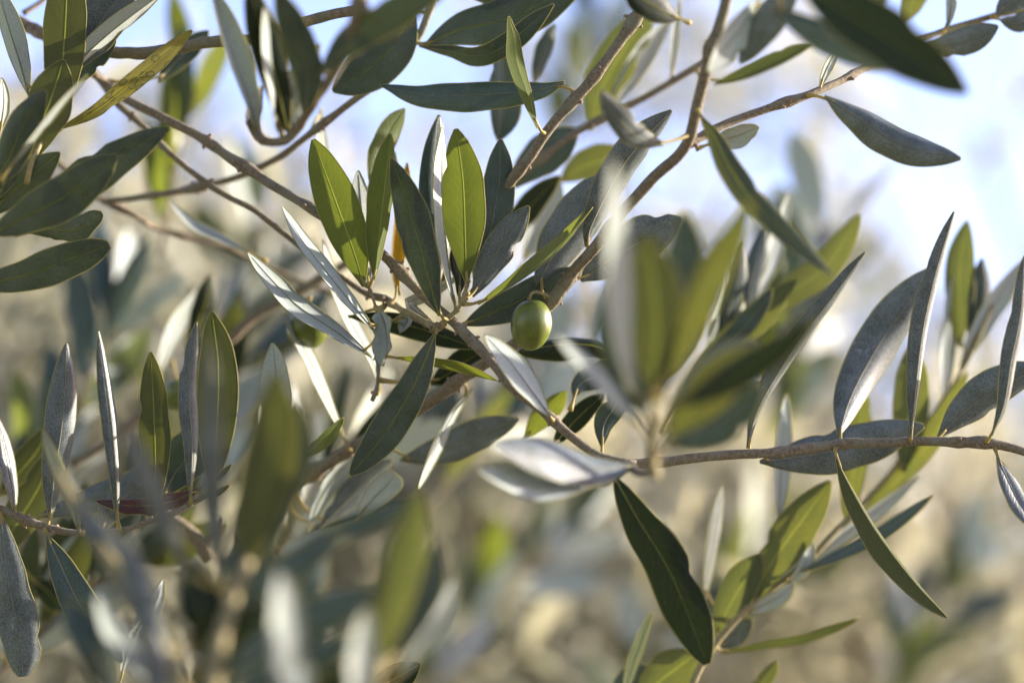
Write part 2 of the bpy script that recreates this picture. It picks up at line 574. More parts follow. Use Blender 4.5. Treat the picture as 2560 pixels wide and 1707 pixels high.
# ================================================================== large structure: ground and the trees behind
def ground():
    V, F = [], []
    xs = [-400, -120, -40, -15, -8, -4, -2, 0, 2, 4, 8, 15, 40, 120, 400]
    ys = [-60, -20, -6, -2, 0, 2, 4, 6, 9, 13, 20, 40, 90, 200, 500, 1200]
    for y in ys:
        for x in xs:
            V.append(Vector((x, y, 0.06 * noise.noise(Vector((x * 0.4, y * 0.4, 3))))))
    w = len(xs)
    for i in range(len(ys) - 1):
        for j in range(w - 1):
            F.append((i * w + j, i * w + j + 1, (i + 1) * w + j + 1, (i + 1) * w + j))
    m = simple('dry_grass_soil', (0.13, 0.12, 0.07), (0.22, 0.19, 0.12), 6, 0.95, None, 0.5, 0.1, 0.02, c3=(0.16, 0.17, 0.07))
    o = link('ground', V, F, [m])
    o['kind'] = 'structure'
ground()

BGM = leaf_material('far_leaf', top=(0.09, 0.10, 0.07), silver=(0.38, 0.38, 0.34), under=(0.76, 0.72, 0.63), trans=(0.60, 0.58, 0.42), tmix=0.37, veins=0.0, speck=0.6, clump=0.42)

def far_tree(key, label, base, blobs, n_leaf, seed):
    """blobs: ellipsoids of crown (centre pixel x, y, depth cm, radii in m); trunk and limbs reach into them"""
    r = random.Random(seed)
    o = thing(key, 'olive_tree', label, 'tree', base)
    cs = [(P(b[0], b[1], b[2]), b[3]) for b in blobs]
    fork = base + Vector((0.05, 0.02, 1.15))
    stem(key, [base, base + Vector((0.07, 0.0, 0.5)), fork], 300, 220, 'greybark', 'trunk', False, 12, 0.25)
    tips = []
    for c, rad in cs:
        stem(key, [fork, fork.lerp(c, 0.5) + Vector((r.uniform(-.1, .1), r.uniform(-.1, .1), 0.05)), c], 100, 34, 'greybark', 'limb', False, 8, 0.2)
        tips.append(c)
    V, F, UV = [], [], []
    if not blobs:
        return o
    tot = sum(b[3][0] * b[3][1] * b[3][2] for b in blobs)
    SV, SF = [], []
    for (c, rad) in cs:
        k = int(n_leaf * rad[0] * rad[1] * rad[2] / tot)
        sprigs = max(1, k // 16)
        ball = [Vector((r.gauss(0, .5), r.gauss(0, .5), r.gauss(0, .5))) for _q in range(max(3, sprigs // 7))]   # boughs, with gaps between
        for _ in range(sprigs):
            while True:
                e = Vector((r.uniform(-1, 1), r.uniform(-1, 1), r.uniform(-1, 1)))
                e = e * 0.30 + r.choice(ball)
                if e.length <= 1.1:
                    break
            s0 = c + Vector((e.x * rad[0], e.y * rad[1], e.z * rad[2]))
            d = (Vector((e.x, e.y, e.z * 0.4)) + Vector((r.uniform(-.7, .7), r.uniform(-.7, .7), r.uniform(-.2, 1.0)))).normalized()
            ln = r.uniform(0.16, 0.30)
            line = [s0 + d * ln * t + Vector((0, 0, -0.03 * t * t)) for t in (0, .25, .5, .75, 1)]
            tube(SV, SF, line, lambda t: 0.0022 * (1 - 0.6 * t), 4, False)
            for i in range(16):
                b = line[0].lerp(line[-1], (i // 2) / 8 + 0.06)
                out = d.cross(Vector((r.gauss(0, 1), r.gauss(0, 1), r.gauss(0, 1)))).normalized()
                T = (out + d * r.uniform(0.3, 1.1) + Vector((0, 0, 0.25))).normalized()
                S = T.cross(Vector((r.gauss(0, 1), r.gauss(0, 1), r.gauss(0, 1)))).normalized()
                Nm = S.cross(T)
                L, w = r.uniform(0.045, 0.07), r.uniform(0.006, 0.008)
                bi = len(V)
                for t, ww in ((0, 0.12), (0.3, 0.85), (0.62, 0.95), (1.0, 0.08)):
                    p = b + T * L * t - Nm * (0.01 * t * t)
                    V.extend([p - S * w * ww + Nm * 0.0015, p, p + S * w * ww + Nm * 0.0015])
                    UV.extend([(0, t), (0.5, t), (1, t)])
                for i2 in range(3):
                    for j in range(2):
                        A = bi + i2 * 3 + j
                        F.append((A, A + 1, A + 4, A + 3))
    cr = link('crown', V, F, [BGM], None, o, UV, False)
    cr['kind'] = 'stuff'
    tw = link('twigs', SV, SF, [MAT['greybark']], None, o)
    tw['kind'] = 'stuff'
    return o

far_tree('t1', 'blurred olive tree filling the lower middle of the background', Vector((0.25, 2.75, 0)),
         [(1250, 1520, 120, (.42, .30, .20)), (800, 1250, 150, (.36, .30, .24)), (1750, 1450, 130, (.42, .30, .22)), (1500, 1850, 100, (.6, .3, .2)), (1250, 950, 190, (.4, .3, .14)),
          (1400, 1480, 95, (.20, .14, .12)), (1150, 1250, 70, (.14, .14, .10)), (2150, 1560, 60, (.16, .16, .09)), (1650, 1330, 70, (.18, .14, .10)), (1500, 1800, 200, (.9, .4, .22))], 6600, 3)
far_tree('t2', 'blurred pale sunlit olive tree behind the right of the scene', Vector((1.05, 3.5, 0)),
         [(2000, 950, 160, (.30, .30, .26)), (2300, 1500, 150, (.45, .35, .26)), (1850, 520, 190, (.26, .25, .16)), (2450, 1750, 120, (.4, .3, .22)), (1980, 760, 80, (.14, .12, .14)), (2380, 1250, 90, (.13, .12, .12)), (2150, 430, 150, (.26, .2, .13)), (2450, 330, 130, (.16, .16, .12)), (1420, 180, 170, (.22, .2, .10)), (2300, 1700, 200, (.6, .4, .3))], 2800, 5)
far_tree('t3', 'blurred shaded olive tree in the background at lower left', Vector((-0.75, 2.5, 0)),
         [(150, 1200, 110, (.28, .28, .30)), (500, 1500, 100, (.36, .28, .26)), (100, 760, 140, (.20, .22, .12)), (600, 1000, 150, (.24, .22, .14)), (250, 1500, 60, (.2, .15, .15)), (300, 1300, 80, (.3, .2, .22)), (250, 1800, 150, (.7, .4, .4))], 9500, 9)

def added_shade_tree():  # out-of-view crown added to hold back sky light from the camera-facing leaves
    """stands for the tree the near branches grow on, added unseen to darken them: trunk at the left, crown over, left of and behind the camera"""
    far_tree('shade_host', 'unseen olive tree added to shade the hanging branches from left, above and behind', Vector((-1.5, 0.6, 0)), [], 0, 1)
    o = THINGS['shade_host']['o']
    r = random.Random(21)
    V, F, UV = [], [], []
    fork = Vector((-1.45, 0.6, 1.2))
    for tip in ((-0.9, 0.9, 1.9), (-0.7, 0.2, 2.7), (-0.6, -0.7, 2.2), (0.3, -0.6, 2.9), (-1.0, 1.1, 2.6)):
        t = Vector(tip)
        stem('shade_host', [fork, fork.lerp(t, 0.5) + Vector((0, 0, 0.12)), t], 110, 30, 'greybark', 'limb', False, 8, 0.2)
    for c, rad, n in (((-0.95, 0.55, 2.0), (.45, .55, .75), 3400), ((-0.15, 0.25, 2.75), (1.0, .9, .38), 6500), ((-0.1, -0.95, 1.9), (1.4, .5, 1.0), 12000), ((-0.5, 0.4, 0.95), (.7, .7, .3), 2200), ((0.75, -0.45, 1.7), (.4, .5, .8), 2600)):
        for _ in range(n):
            while True:
                e = Vector((r.uniform(-1, 1), r.uniform(-1, 1), r.uniform(-1, 1)))
                if e.length <= 1:
                    break
            b = Vector(c) + Vector((e.x * rad[0], e.y * rad[1], e.z * rad[2]))
            # nothing of this crown reaches into the view
            q = b - CAM
            d = q.dot(FW)
            if d > -0.12 and abs(q.x) < 0.30 * max(d, 0) + 0.14 and abs(q.dot(UP)) < 0.20 * max(d, 0) + 0.14:
                continue
            T = Vector((r.gauss(0, 1), r.gauss(0, 1), r.gauss(0.3, 1))).normalized()
            S = T.cross(Vector((r.gauss(0, 1), r.gauss(0, 1), r.gauss(0, 1)))).normalized()
            Nm = S.cross(T)
            L, w = r.uniform(0.045, 0.07), r.uniform(0.006, 0.008)
            bi = len(V)
            for t, ww in ((0, 0.12), (0.3, 0.85), (0.62, 0.95), (1.0, 0.08)):
                p = b + T * L * t - Nm * (0.01 * t * t)
                V.extend([p - S * w * ww, p + S * w * ww])
                UV.extend([(0.1, t), (0.9, t)])
            for i2 in range(3):
                A = bi + i2 * 2
                F.append((A, A + 1, A + 3, A + 2))
    cr = link('crown', V, F, [MAT['dark']], None, o, UV, False)
    cr['kind'] = 'stuff'
added_shade_tree()

# ================================================================== branches and their leaves
B, S_, L_ = thing, stem, leaf

# ---- main branch: from upper left down through the centre, then level to the right edge
B('main', 'olive_branch', 'long grey-brown olive branch in focus, slanting through the centre then level to the right edge', 'branch', P(1097, 819, 0))
S_('main', '200,140,5 260,205 330,258,4 400,292 500,342 640,437,2.5 790,530,1.5 900,597 985,662,.8 1060,738 1120,795,0 1210,882 1290,975,-1 1350,1022 1420,1085 1500,1142,-1.5 1590,1161', 13.5, 12, 'bark')
S_('main', '1560,1158,-1.5 1620,1157 1760,1143 1920,1131,-.5 2083,1113,0 2274,1105 2400,1104 2478,1107 2580,1132,0', 13.5, 12.5, 'bark')
# right-hand rosette
S_('main', '1095,822,0 1118,798,-.2 1150,765 1168,715,-.5 1172,690', 8.5, 4, 'greentwig', 'side_twig')
S_('main', '1095,822,0 1060,805 1020,783,1 960,760,2', 8, 6, 'greentwig', 'side_twig')
L_('main', '1098,790,-.8 1072,700 1042,590 1010,480 978,397,-1.2', 92, 't', -12, fold=6, curl=18, mat='frost', pq=(.95, .8))
L_('main', '1090,735,1.2 1095,600 1090,440 1098,288,1.4', 92, 't', 24, 34, fold=16, curl=34, mat='leaf')
L_('main', '1137,764,0 1120,650 1107,520 1104,420 1108,312,.4', 92, 'u', 70, 76, fold=22, curl=10)
L_('main', '1166,705,-.6 1163,600 1157,450 1140,323,-.9', 108, 'u', 6, -4, fold=10, curl=8, mat='young', label='broad yellow-green leaf glowing against the light')
L_('main', '1188,725,.9 1222,590 1245,470 1252,348,1.2', 92, 't', 10, 16, fold=8, curl=10)
L_('main', '1182,742,.3 1225,660 1270,590 1322,516,.8', 74, 't', 8, fold=6, curl=12, mat='bloom', nick=(.62, 1, .45))
L_('main', '1196,762,0 1300,695 1400,612 1482,518,-.3', 70, 't', -62, -66, fold=18, curl=6, mat='young')
L_('main', '1160,812,.8 1290,757 1380,708 1455,672,1.8', 92, 't', -18, fold=10, curl=16, mat='frost', pq=(.8, .75))
L_('main', '1088,832,-.4 1060,905 1020,990 950,1100 876,1187,-1.0', 92, 't', -6, fold=7, curl=12, mat='frost', pq=(.9, .68), label='dark leaf hanging point down with a pale midrib')
L_('main', '985,893,.4 1080,908 1160,925 1242,951,.2', 52, 'u', 62, fold=14, curl=5, mat='young', attach=False)
L_('main', '1145,740,.3 1150,700 1140,650 1135,610,.4', 40, 't', 30, fold=16, mat='dark')
L_('main', '1085,810,1.3 1020,760 1060,740 1150,690,1.8', 36, 'u', 40, mat='leaf', lod=1)
# left-hand rosette
S_('main', '960,760,2 948,800,.8 940,770,0 930,735,0 922,712,0', 7, 3, 'greentwig', 'side_twig')
S_('main', '945,850,2 946,900 945,960,2 930,1005', 6, 5, 'bark', 'side_twig')
L_('main', '909,717,0 888,640 838,500 783,349,-.4', 106, 'u', -4, -10, fold=7, curl=6, mat='young', label='broad yellow-green leaf half in shade, left of the dark central leaf')
L_('main', '936,700,-.2 948,590 964,450 977,335,-.3', 86, 'u', 38, 34, fold=26, curl=4, mat='young', label='bright folded leaf with its pale underside in the sun')
L_('main', '922,705,1.1 912,620 905,530 896,427,1.3', 66, 'u', 34, 30, fold=6, curl=6)
L_('main', '937,829,-.2 880,760 810,672 755,600 706,517,-.4', 76, 'u', 56, 60, fold=14, curl=22)
L_('main', '930,893,0 835,826 745,765 680,700 620,632,0', 78, 'u', 52, 46, fold=14, curl=20, label='long silvery leaf slanting down to the right, streaked with shadow')
L_('main', '952,782,-.6 964,820 968,870 958,916,-.9', 92, 'u', 6, 40, fold=-22, curl=44, mat='leaf', wave=.6, pq=(.3, .3), label='short curled leaf showing its white underside')
L_('main', '985,800,-.3 1005,795 1020,802 1000,832,-.2', 44, 'u', 20, 50, curl=40, lod=1, wave=.2, attach=False)
L_('main', '1000,740,2.2 990,690 1005,560 1018,408,2.6', 44, 'u', 22, fold=10, mat='gold', lod=1, label='orange-yellow old leaf behind the dark central leaf')
L_('main', '955,985,4 930,900 875,800 835,705,4 808,600', 62, 'u', 55, fold=10, lod=1)
L_('main', '862,1098,4 812,985 770,890 708,782,4', 58, 'u', 62, 50, fold=14, lod=1)
L_('main', '870,790,2.2 960,800 1060,825 1190,870,2.2', 64, 't', -22, fold=6, mat='dark', lod=0)
L_('main', '1075,960,3 1120,935 1160,905 1212,875,3', 70, 't', 10, mat='dark', lod=1)
L_('main', '925,460,2.4 945,400 975,330 1012,272,2.6', 78, 't', 36, 44, fold=10, mat='young', lod=0)
L_('main', '925,560,2.8 945,500 965,440 985,380,2.8', 60, 'u', 20, lod=1)
# along the middle
L_('main', '1376,1042,-2.2 1335,985 1275,905 1213,838,-3', 82, 'u', 44, 40, fold=12, curl=16, label='white sunlit leaf underside lying along the branch below the olive')
L_('main', '1435,995,1.4 1450,960 1500,935 1560,900,2', 66, 't', 10, mat='leaf', lod=1)
L_('main', '1380,1120,2.4 1420,1070 1470,1020 1512,985,2.4', 58, 't', 20, mat='dark', lod=1)
L_('main', '1310,1098,3.5 1350,1050 1390,1010 1416,978,3.5', 58, 'u', -20, mat='young', lod=1)
L_('main', '1505,1118,1 1510,1060 1545,1000 1560,930,1', 66, 't', 20, mat='leaf', lod=1)
L_('main', '1535,1190,-2.6 1590,1290 1680,1440 1768,1660,-3.4', 118, 't', -4, 8, fold=7, curl=10, mat='dark', wave=.12, pq=(.75, .55), nick=(.58, -1, .28), label='large very dark leaf hanging below the branch with a wavy edge')
# leaves of the level part
L_('main', '1868,1120,-.3 1900,1012 1998,852 2075,752 2163,632,-.3', 66, 't', 34, 40, fold=2, curl=34, mat='bloom')
L_('main', '2096,1090,.3 2130,985,1.5 2205,850,2.5 2335,668,3', 118, 't', 20, 18, fold=4, curl=26, mat='bloom', label='broad silvery leaf with visible side veins standing on the level branch')
L_('main', '2278,1092,-.4 2290,960 2308,820 2340,680 2386,530,-1.2', 66, 't', 34, 40, fold=0, curl=34, mat='bloom')
L_('main', '2345,1092,.4 2410,1030 2490,972 2610,915,.6', 104, 't', 18, fold=4, curl=26, mat='bloom')
L_('main', '2480,1088,-1 2510,1010 2528,900 2552,780 2562,640,-1.6', 54, 't', 30, 36, fold=2, curl=30, mat='bloom')
L_('main', '1900,1154,.6 2000,1142 2150,1112 2310,1064,2.2', 116, 't', -14, 6, fold=5, curl=26, mat='bloom', label='bluish leaf lying behind and under the level branch')
L_('main', '2090,1145,-.4 2125,1215 2190,1325 2280,1445 2369,1543,-1.4', 92, 'u', -20, -20, fl=14, fr_=70, curl=6, mat='olive', label='folded leaf hanging point down with one bright narrow side')
L_('main', '2492,1140,-.2 2520,1200 2550,1260 2600,1330,-.8', 60, 't', -40, fold=20, mat='bloom')

# ---- oblique branch past the olive
B('oblique', 'olive_branch', 'tan twig slanting from the top right down past the green olive to the lower left', 'branch', P(1445, 665, 0))
S_('oblique', '1822,-30,-5 1806,40 1785,115,-4.2 1742,265 1712,368,-2.5 1630,452 1525,570,-.8 1445,668,.2 1380,750,.6 1300,850,1.2 1195,918,2.2 1060,1012,3.2 890,1115,4.4 750,1200,5.4 690,1260,6 600,1340,6.5', 14.5, 19, 'bark', n=150)
S_('oblique', '1380,745,.5 1352,732,.2 1330,733,0 1324,748,0', 5, 4, 'greentwig', 'side_twig', False)
L_('oblique', '1466,618,0 1480,560 1545,435 1600,360 1679,277,-.4', 96, 't', 28, 32, fold=7, curl=26, mat='bloom', label='silvery leaf with a sharp dark tip standing on the slanting twig')
L_('oblique', '1340,716,1.4 1395,620 1450,540 1525,430,2', 122, 't', 8, fold=5, curl=24, mat='bloom', label='broad grey-blue leaf behind the slanting twig')
L_('oblique', '1452,702,1 1530,645 1610,600 1704,546,1.4', 118, 't', 6, fold=4, curl=18, mat='bloom', nick=(.84, -1, .4), label='blue-grey leaf with a notched tip right of the slanting twig')
L_('oblique', '1660,362,-4 1600,345 1555,305 1500,228,-7', 62, 't', -16, 10, fold=14, mat='bloom', lod=1)
L_('oblique', '1752,288,-4 1790,350 1830,430 1900,520 2085,692,-8', 74, 't', -10, -48, fold=14, curl=24, lod=1, mat='olive')
L_('oblique', '1770,362,2.2 1800,352 1850,338 1897,318,2.4', 66, 'u', 34, fold=6, lod=1)
L_('oblique', '1560,915,3 1500,868 1400,862 1292,880,2', 88, 't', 26, fold=-4, curl=44, mat='dark', wave=.14, label='dark curled leaf just below the green olive')
L_('oblique', '1180,970,3.4 1130,1040 1085,1130 1046,1222,2.6', 58, 'u', -60, fold=12, lod=1)
L_('oblique', '900,1290,3 930,1250 965,1215 992,1186,3', 66, 'u', 10, pq=(.5, .22), lod=1)
L_('oblique', '740,1150,.4 790,1115 825,1085 858,1044,-.2', 52, 't', 50, fold=14, curl=10, mat='young')
L_('oblique', '1000,1150,4 1100,1128 1200,1085 1296,1048,4', 84, 't', 6, fold=4, curl=20, mat='bloom', lod=1)
L_('oblique', '770,1330,5 800,1250 850,1180 925,1110,5', 60, 'u', 40, lod=1)
L_('oblique', '800,1320,5 880,1240 930,1190 980,1150,5.5', 76, 't', 30, mat='bloom', lod=1)
S_('oblique', '1712,366,-2.5 1760,340 1850,298,-1.5 1960,258 2050,226,-.5 2200,150,2 2310,96,3.5 2420,58,4 2600,8,4.5', 11, 9, 'bark', 'side_twig')
L_('oblique', '2062,240,-1.6 2130,285 2260,365 2402,397,-2.4', 96, 't', -18, -10, fold=4, curl=34, mat='bloom', label='grey leaf hanging out to the right below the upper twig')
L_('oblique', '2048,222,-.6 2062,185 2085,140 2100,125,0', 30, 'u', 40, lod=1)
L_('oblique', '2300,120,3.6 2360,118 2430,98 2495,66,3', 70, 't', 10, mat='bloom', lod=1, nick=(.4, 1, .35))
L_('oblique', '2368,70,3.5 2376,30 2380,-20 2385,-60,3.5', 30, 'u', 30, lod=1)
L_('oblique', '2490,40,3.5 2520,10 2560,-10 2600,-50,3.5', 60, 't', 10, mat='bloom', lod=1)
L_('oblique', '2500,50,3.5 2540,60 2570,50 2620,40,3.5', 50, 't', 10, mat='bloom', lod=1)

# ---- short knobbly branch above the centre
B('knob', 'olive_branch', 'straight tan twig with knobbly buds running up above the central leaves', 'branch', P(1300, 400, .6))
S_('knob', '1625,0,-.4 1590,45,0 1540,120 1470,215,.3 1390,300 1330,385,.8 1280,450,1.2 1200,560,2 1100,700,2.4', 14.5, 14, 'bark')
L_('knob', '1343,322,-.2 1322,250 1292,160 1284,95 1271,42,-.6', 58, 'u', 58, 40, fold=12, curl=8, mat='young', label='thin yellowish leaf hanging from the knobbly twig, tip up')
L_('knob', '1412,205,.6 1350,225 1200,238,1 1060,240 948,213,1.4', 84, 't', 34, 20, fold=5, curl=20, mat='leaf', pq=(.8, .9), wave=.1, label='green leaf lying level left of the knobbly twig')
L_('knob', '1700,48,-4 1660,30 1610,0 1560,-40,-5.5', 84, 't', 20, mat='dark', lod=1)

# ---- twig from top centre curving to the left
B('topmid', 'olive_branch', 'thin brown twig curving from the top centre down to the left', 'branch', P(945, 205, 3))
S_('topmid', '1088,-30,2.4 1072,30 1052,85,2.6 1012,140 945,207,3 830,290,3.6 770,338 690,398,5 600,440 480,472,6.5 350,492 255,504,7', 11, 9, 'bark')
L_('topmid', '1058,116,2.4 1150,75 1290,40 1475,-60,2.2', 118, 't', -14, fold=6, curl=12, mat='frost', label='large dark leaf along the top edge above the centre')
L_('topmid', '1048,116,2.2 1120,128 1190,140 1260,115 1384,12,1', 66, 't', 50, 24, fold=14, curl=12, mat='leaf', wave=.14, label='twisted green leaf curling up at its tip under the large dark one')
L_('topmid', '1035,20,2.4 985,110 920,175 832,228,2', 124, 't', 4, fold=8, curl=12, mat='frost', lod=0, label='wide dark leaf pointing down left at the top centre')
L_('topmid', '1250,112,4.6 1258,190 1262,270 1246,352,4.6', 92, 't', -20, fold=26, mat='leaf', lod=1)
L_('topmid', '800,265,5.5 802,350 806,440 810,560,5.5', 52, 'u', -50, lod=1)
L_('topmid', '1085,-10,2.4 1170,-20 1270,0 1400,-40,2.4', 60, 't', 40, lod=1)
L_('topmid', '1335,208,7 1352,150 1370,100 1386,60,7', 50, 't', 30, lod=1)

# ---- thick grey branch upper left
B('thick', 'olive_branch', 'thick grey rough-barked branch with a broken end across the top left', 'branch', P(380, 132, 1.5))
S_('thick', '-40,28,5.5 25,48,5 110,86,3.6 200,120,2.4 262,130 380,133,1.4 520,107 640,97,1.2 770,52 890,25,.8', 20, 14, 'greybark', bump=.22, cutend=True, nodes=False, seg=14)
S_('thick', '60,32,5 85,18,5.2 110,0,5.4 140,-30,5.6', 9, 6, 'bark', 'side_twig', False)
S_('thick', '215,150,3 232,185,4 262,205,4.5', 11, 11, 'bark', 'side_twig', False)
L_('thick', '395,206,5 430,165 470,125 522,78,5', 60, 't', 16, mat='leaf', lod=1)

# ---- second twig under the main branch
B('under', 'olive_branch', 'thin brown twig running just below and behind the main branch at left', 'branch', P(474, 427, 4))
S_('under', '225,165,5.5 290,254,5 366,328 474,426,4 560,485 640,531,3.2 765,624 900,727,2.8 968,750 1018,783,2 1088,815,.8', 9, 8, 'bark')
L_('under', '640,640,6 560,600 480,560 420,500,7', 40, 'u', 50, lod=1)

# ---- twig behind at left
B('behind', 'olive_branch', 'blurred thin twig sloping down behind the leaves at centre left', 'branch', P(354, 547, 8))
S_('behind', '130,390,7 218,477,7.4 259,504,7.6 354,548,8 390,570 558,616,10 616,641 720,690,11 860,740,12', 9, 9, 'greybark')
S_('behind', '900,640,9 780,710,9 640,790,9 560,860,9 330,1060,10 180,1160,10', 15, 17, 'bark', 'side_twig', False)
L_('behind', '470,860,10 500,800 520,740 525,685,10', 70, 't', 30, mat='dark', lod=1)
L_('behind', '392,940,11 420,860 450,800 500,720,12', 58, 'u', 40, lod=1)

S_('behind', '370,1262,6 430,1300 490,1345 530,1400,6', 20, 24, 'bark', 'side_twig', False)
S_('behind', '505,1362,6 540,1330 552,1290,6', 14, 8, 'bark', 'side_twig', False)

# ---- looping foreground twig, top left
B('loop', 'olive_branch', 'out of focus twig bent into a U with pale leaves near the top left', 'branch', P(690, 357, -5))
S_('loop', '905,-10,-11 871,109,-9 832,190,-7.5 787,245 757,300,-5.5 722,348 690,358,-4.5 662,354 640,334,-4 622,300,-4', 15, 11, 'bark')
L_('loop', '642,345,-4 625,262 580,130 530,-30,-5', 92, 'u', 30, 20, fold=-10, curl=44, mat='leaf', lod=1, label='out of focus leaf with a dark middle and pale right side')
L_('loop', '694,330,-5 690,240 672,140 660,20,-8', 66, 'u', 50, lod=1)
L_('loop', '700,322,-5 735,230 760,160 800,110,-7', 60, 'u', 20, lod=1)
L_('loop', '722,340,-5 690,200 650,60 620,-60,-9', 84, 't', 10, mat='dark', lod=1)
L_('loop', '760,290,-6 770,200 740,90 690,-30,-11', 90, 't', -10, mat='leaf', lod=1)
L_('loop', '735,345,-5 745,310 748,270 756,225,-5', 60, 't', 34, lod=1)
L_('loop', '800,190,-8 870,110 980,40 1120,-30,-12', 90, 't', 10, mat='leaf', lod=1)
L_('loop', '655,352,-4 630,300 640,250 655,215,-4', 50, 'u', 40, lod=1)

# ---- upper left upright sprig
B('upleft', 'olive_sprig', 'upright leafy sprig with broad green leaves and one spotted yellow leaf at the upper left', 'sprig', P(140, 330, -.5))
S_('upleft', '66,460,-2 82,400,-2 120,320,-1 150,240,-.4 160,190,0 165,120,0', 8, 4, 'greentwig')
L_('upleft', '150,330,-.6 155,190 163,60 172,-130,-1', 104, 'u', -4, fold=8, curl=8, mat='olive')
L_('upleft', '70,415,-1.6 90,340 130,240 158,150,-1.6', 112, 'u', 2, fold=8, curl=8, mat='olive')
L_('upleft', '168,185,.6 205,120 262,40 330,-50,.6', 112, 't', 4, fold=8, curl=10, mat='bloom')
L_('upleft', '160,215,1.4 205,170 245,125 290,75,1.4', 74, 't', -12, fold=5, mat='leaf')
L_('upleft', '166,188,-.2 235,118 310,55 405,-15,-.8', 74, 'u', 48, fold=20, curl=6, mat='leaf')
L_('upleft', '180,140,.8 200,80 215,30 235,-20,.8', 50, 't', -30, lod=1)
L_('upleft', '150,323,-.3 235,280 320,215 400,148 479,77,-.6', 62, 't', 46, 40, fold=8, curl=8, mat='spot', pq=(.8, .62), label='narrow yellow leaf with dark ring spots')
L_('upleft', '72,240,.4 50,160 25,80 -10,-40,.4', 66, 'u', -30, fold=24, curl=6, mat='leaf')
L_('upleft', '0,330,1 8,280 10,240 5,195,1', 36, 'u', 40, lod=1)
L_('upleft', '20,425,-4.5 90,335 150,260 218,188,-5.5', 44, 'u', 66, lod=1, attach=False)

# ---- left edge, dark leaves
B('left', 'olive_sprig', 'sprig of big dark leaves reaching in from the left edge', 'sprig', P(-60, 560, -2))
S_('left', '-140,900,-2 -90,700 -70,560 -60,420,-2', 9, 6, 'greentwig', nodes=False)
L_('left', '-10,575,-1.8 120,510 270,410 421,320,-2.6', 100, 't', -10, fold=9, curl=14, mat='frost', label='long dark leaf with a rounded tip at the left')
L_('left', '-30,590,-3.2 70,540 180,480 292,388,-4.2', 112, 't', -4, fold=7, curl=14, mat='frost')
L_('left', '-40,545,-1.6 30,480 90,430 150,382,-2', 84, 't', -6, fold=5, mat='frost')
L_('left', '-30,480,-2.8 20,400 60,310 112,225,-3.6', 92, 't', -16, fold=8, curl=26, mat='frost')
L_('left', '-10,500,-2 20,440 45,380 66,330,-2', 60, 't', 20, mat='frost', lod=1)
L_('left', '70,580,.2 120,572 190,575 256,533,.4', 62, 't', 30, -10, fold=6, curl=16, mat='frost', wave=.3, pq=(.6, .5), attach=False)
L_('left', '-80,715,-1.4 60,690 170,650 273,612,-1.6', 90, 't', -4, fold=7, curl=12, mat='frost', pq=(.75, .5), wave=.08, label='dark blunt leaf below the others at the left edge')

# ---- bottom-left branch in focus
B('lowleft', 'olive_branch', 'sagging brown twig with upright leaves at the lower left edge', 'branch', P(196, 1332, 0))
S_('lowleft', '-40,1250,0 10,1275 40,1290 120,1319,0 196,1332 300,1327 370,1306 440,1281,0 500,1250 540,1228,-.2', 10, 6.5, 'bark')
L_('lowleft', '126,1300,0 134,1200 156,1050 167,860,-.2', 84, 't', 14, 18, fold=4, curl=26, mat='bloom', label='upright silvery leaf barred with shadow')
L_('lowleft', '293,1300,0 290,1180 275,1020 247,828,-.4', 50, 't', 28, 34, fold=2, curl=32, mat='bloom')
L_('lowleft', '476,1240,-.2 480,1110 472,960 492,805,-.2', 54, 't', 22, 18, fold=2, curl=30, mat='bloom')
L_('lowleft', '384,1290,.8 388,1160 384,1020 377,880,.8', 78, 'u', -6, fold=8, curl=8, mat='olive')
L_('lowleft', '532,1225,1.4 540,1080 545,920 530,780,1.4', 104, 'u', 4, fold=8, curl=8, mat='olive')
L_('lowleft', '38,1288,0 30,1220 12,1130 -14,1030,0', 52, 't', 44, fold=20, mat='bloom')
L_('lowleft', '4,1284,0 8,1350 24,1470 48,1580 58,1690,-.3', 104, 't', 6, fold=6, curl=20, mat='bloom', wave=.16, pq=(.9, .5), label='speckled grey leaf hanging at the left edge')
L_('lowleft', '116,1335,-.2 150,1410 205,1520 305,1655,-.6', 88, 't', -8, fold=14, curl=14, mat='leaf')
L_('lowleft', '92,1292,2.8 190,1260 330,1215 490,1140,3.2', 82, 't', -12, fold=6, mat='bloom', lod=0)
L_('lowleft', '405,1245,1.8 440,1180 490,1110 560,1020,2.2', 116, 't', -6, fold=8, mat='leaf', lod=0)
L_('lowleft', '250,1330,2.2 280,1270 340,1220 420,1160,2.6', 90, 't', 0, fold=8, mat='bloom', lod=0)
L_('lowleft', '505,1218,.6 440,1250 350,1265 240,1252,.8', 60, 't', 30, 50, fold=24, curl=34, mat='rust', wave=.28, label='dry rust-brown shrivelled leaf')
L_('lowleft', '198,1330,-1.5 180,1260 140,1160 107,1072,-5', 50, 'u', -46, fold=14, lod=1)
L_('lowleft', '660,1110,1 690,1020 690,940 681,857,1', 82, 'u', -20, fold=6, mat='leaf')
L_('lowleft', '-20,1420,4 40,1310 100,1210 130,1120,4', 96, 'u', 0, mat='olive', lod=1)
L_('lowleft', '0,1240,5 40,1190 90,1130 130,1060,5', 80, 'u', 10, mat='olive', lod=1)
L_('lowleft', '520,1215,-.4 545,1195 560,1180 580,1160,-.4', 16, 't', 20, mat='olive', lod=1)
L_('lowleft', '515,1240,-.4 540,1235 555,1225 575,1212,-.4', 16, 't', 20, mat='olive', lod=1)
L_('lowleft', '80,1445,8 110,1470 140,1500 180,1520,8', 60, 't', 10, mat='dark', lod=1)

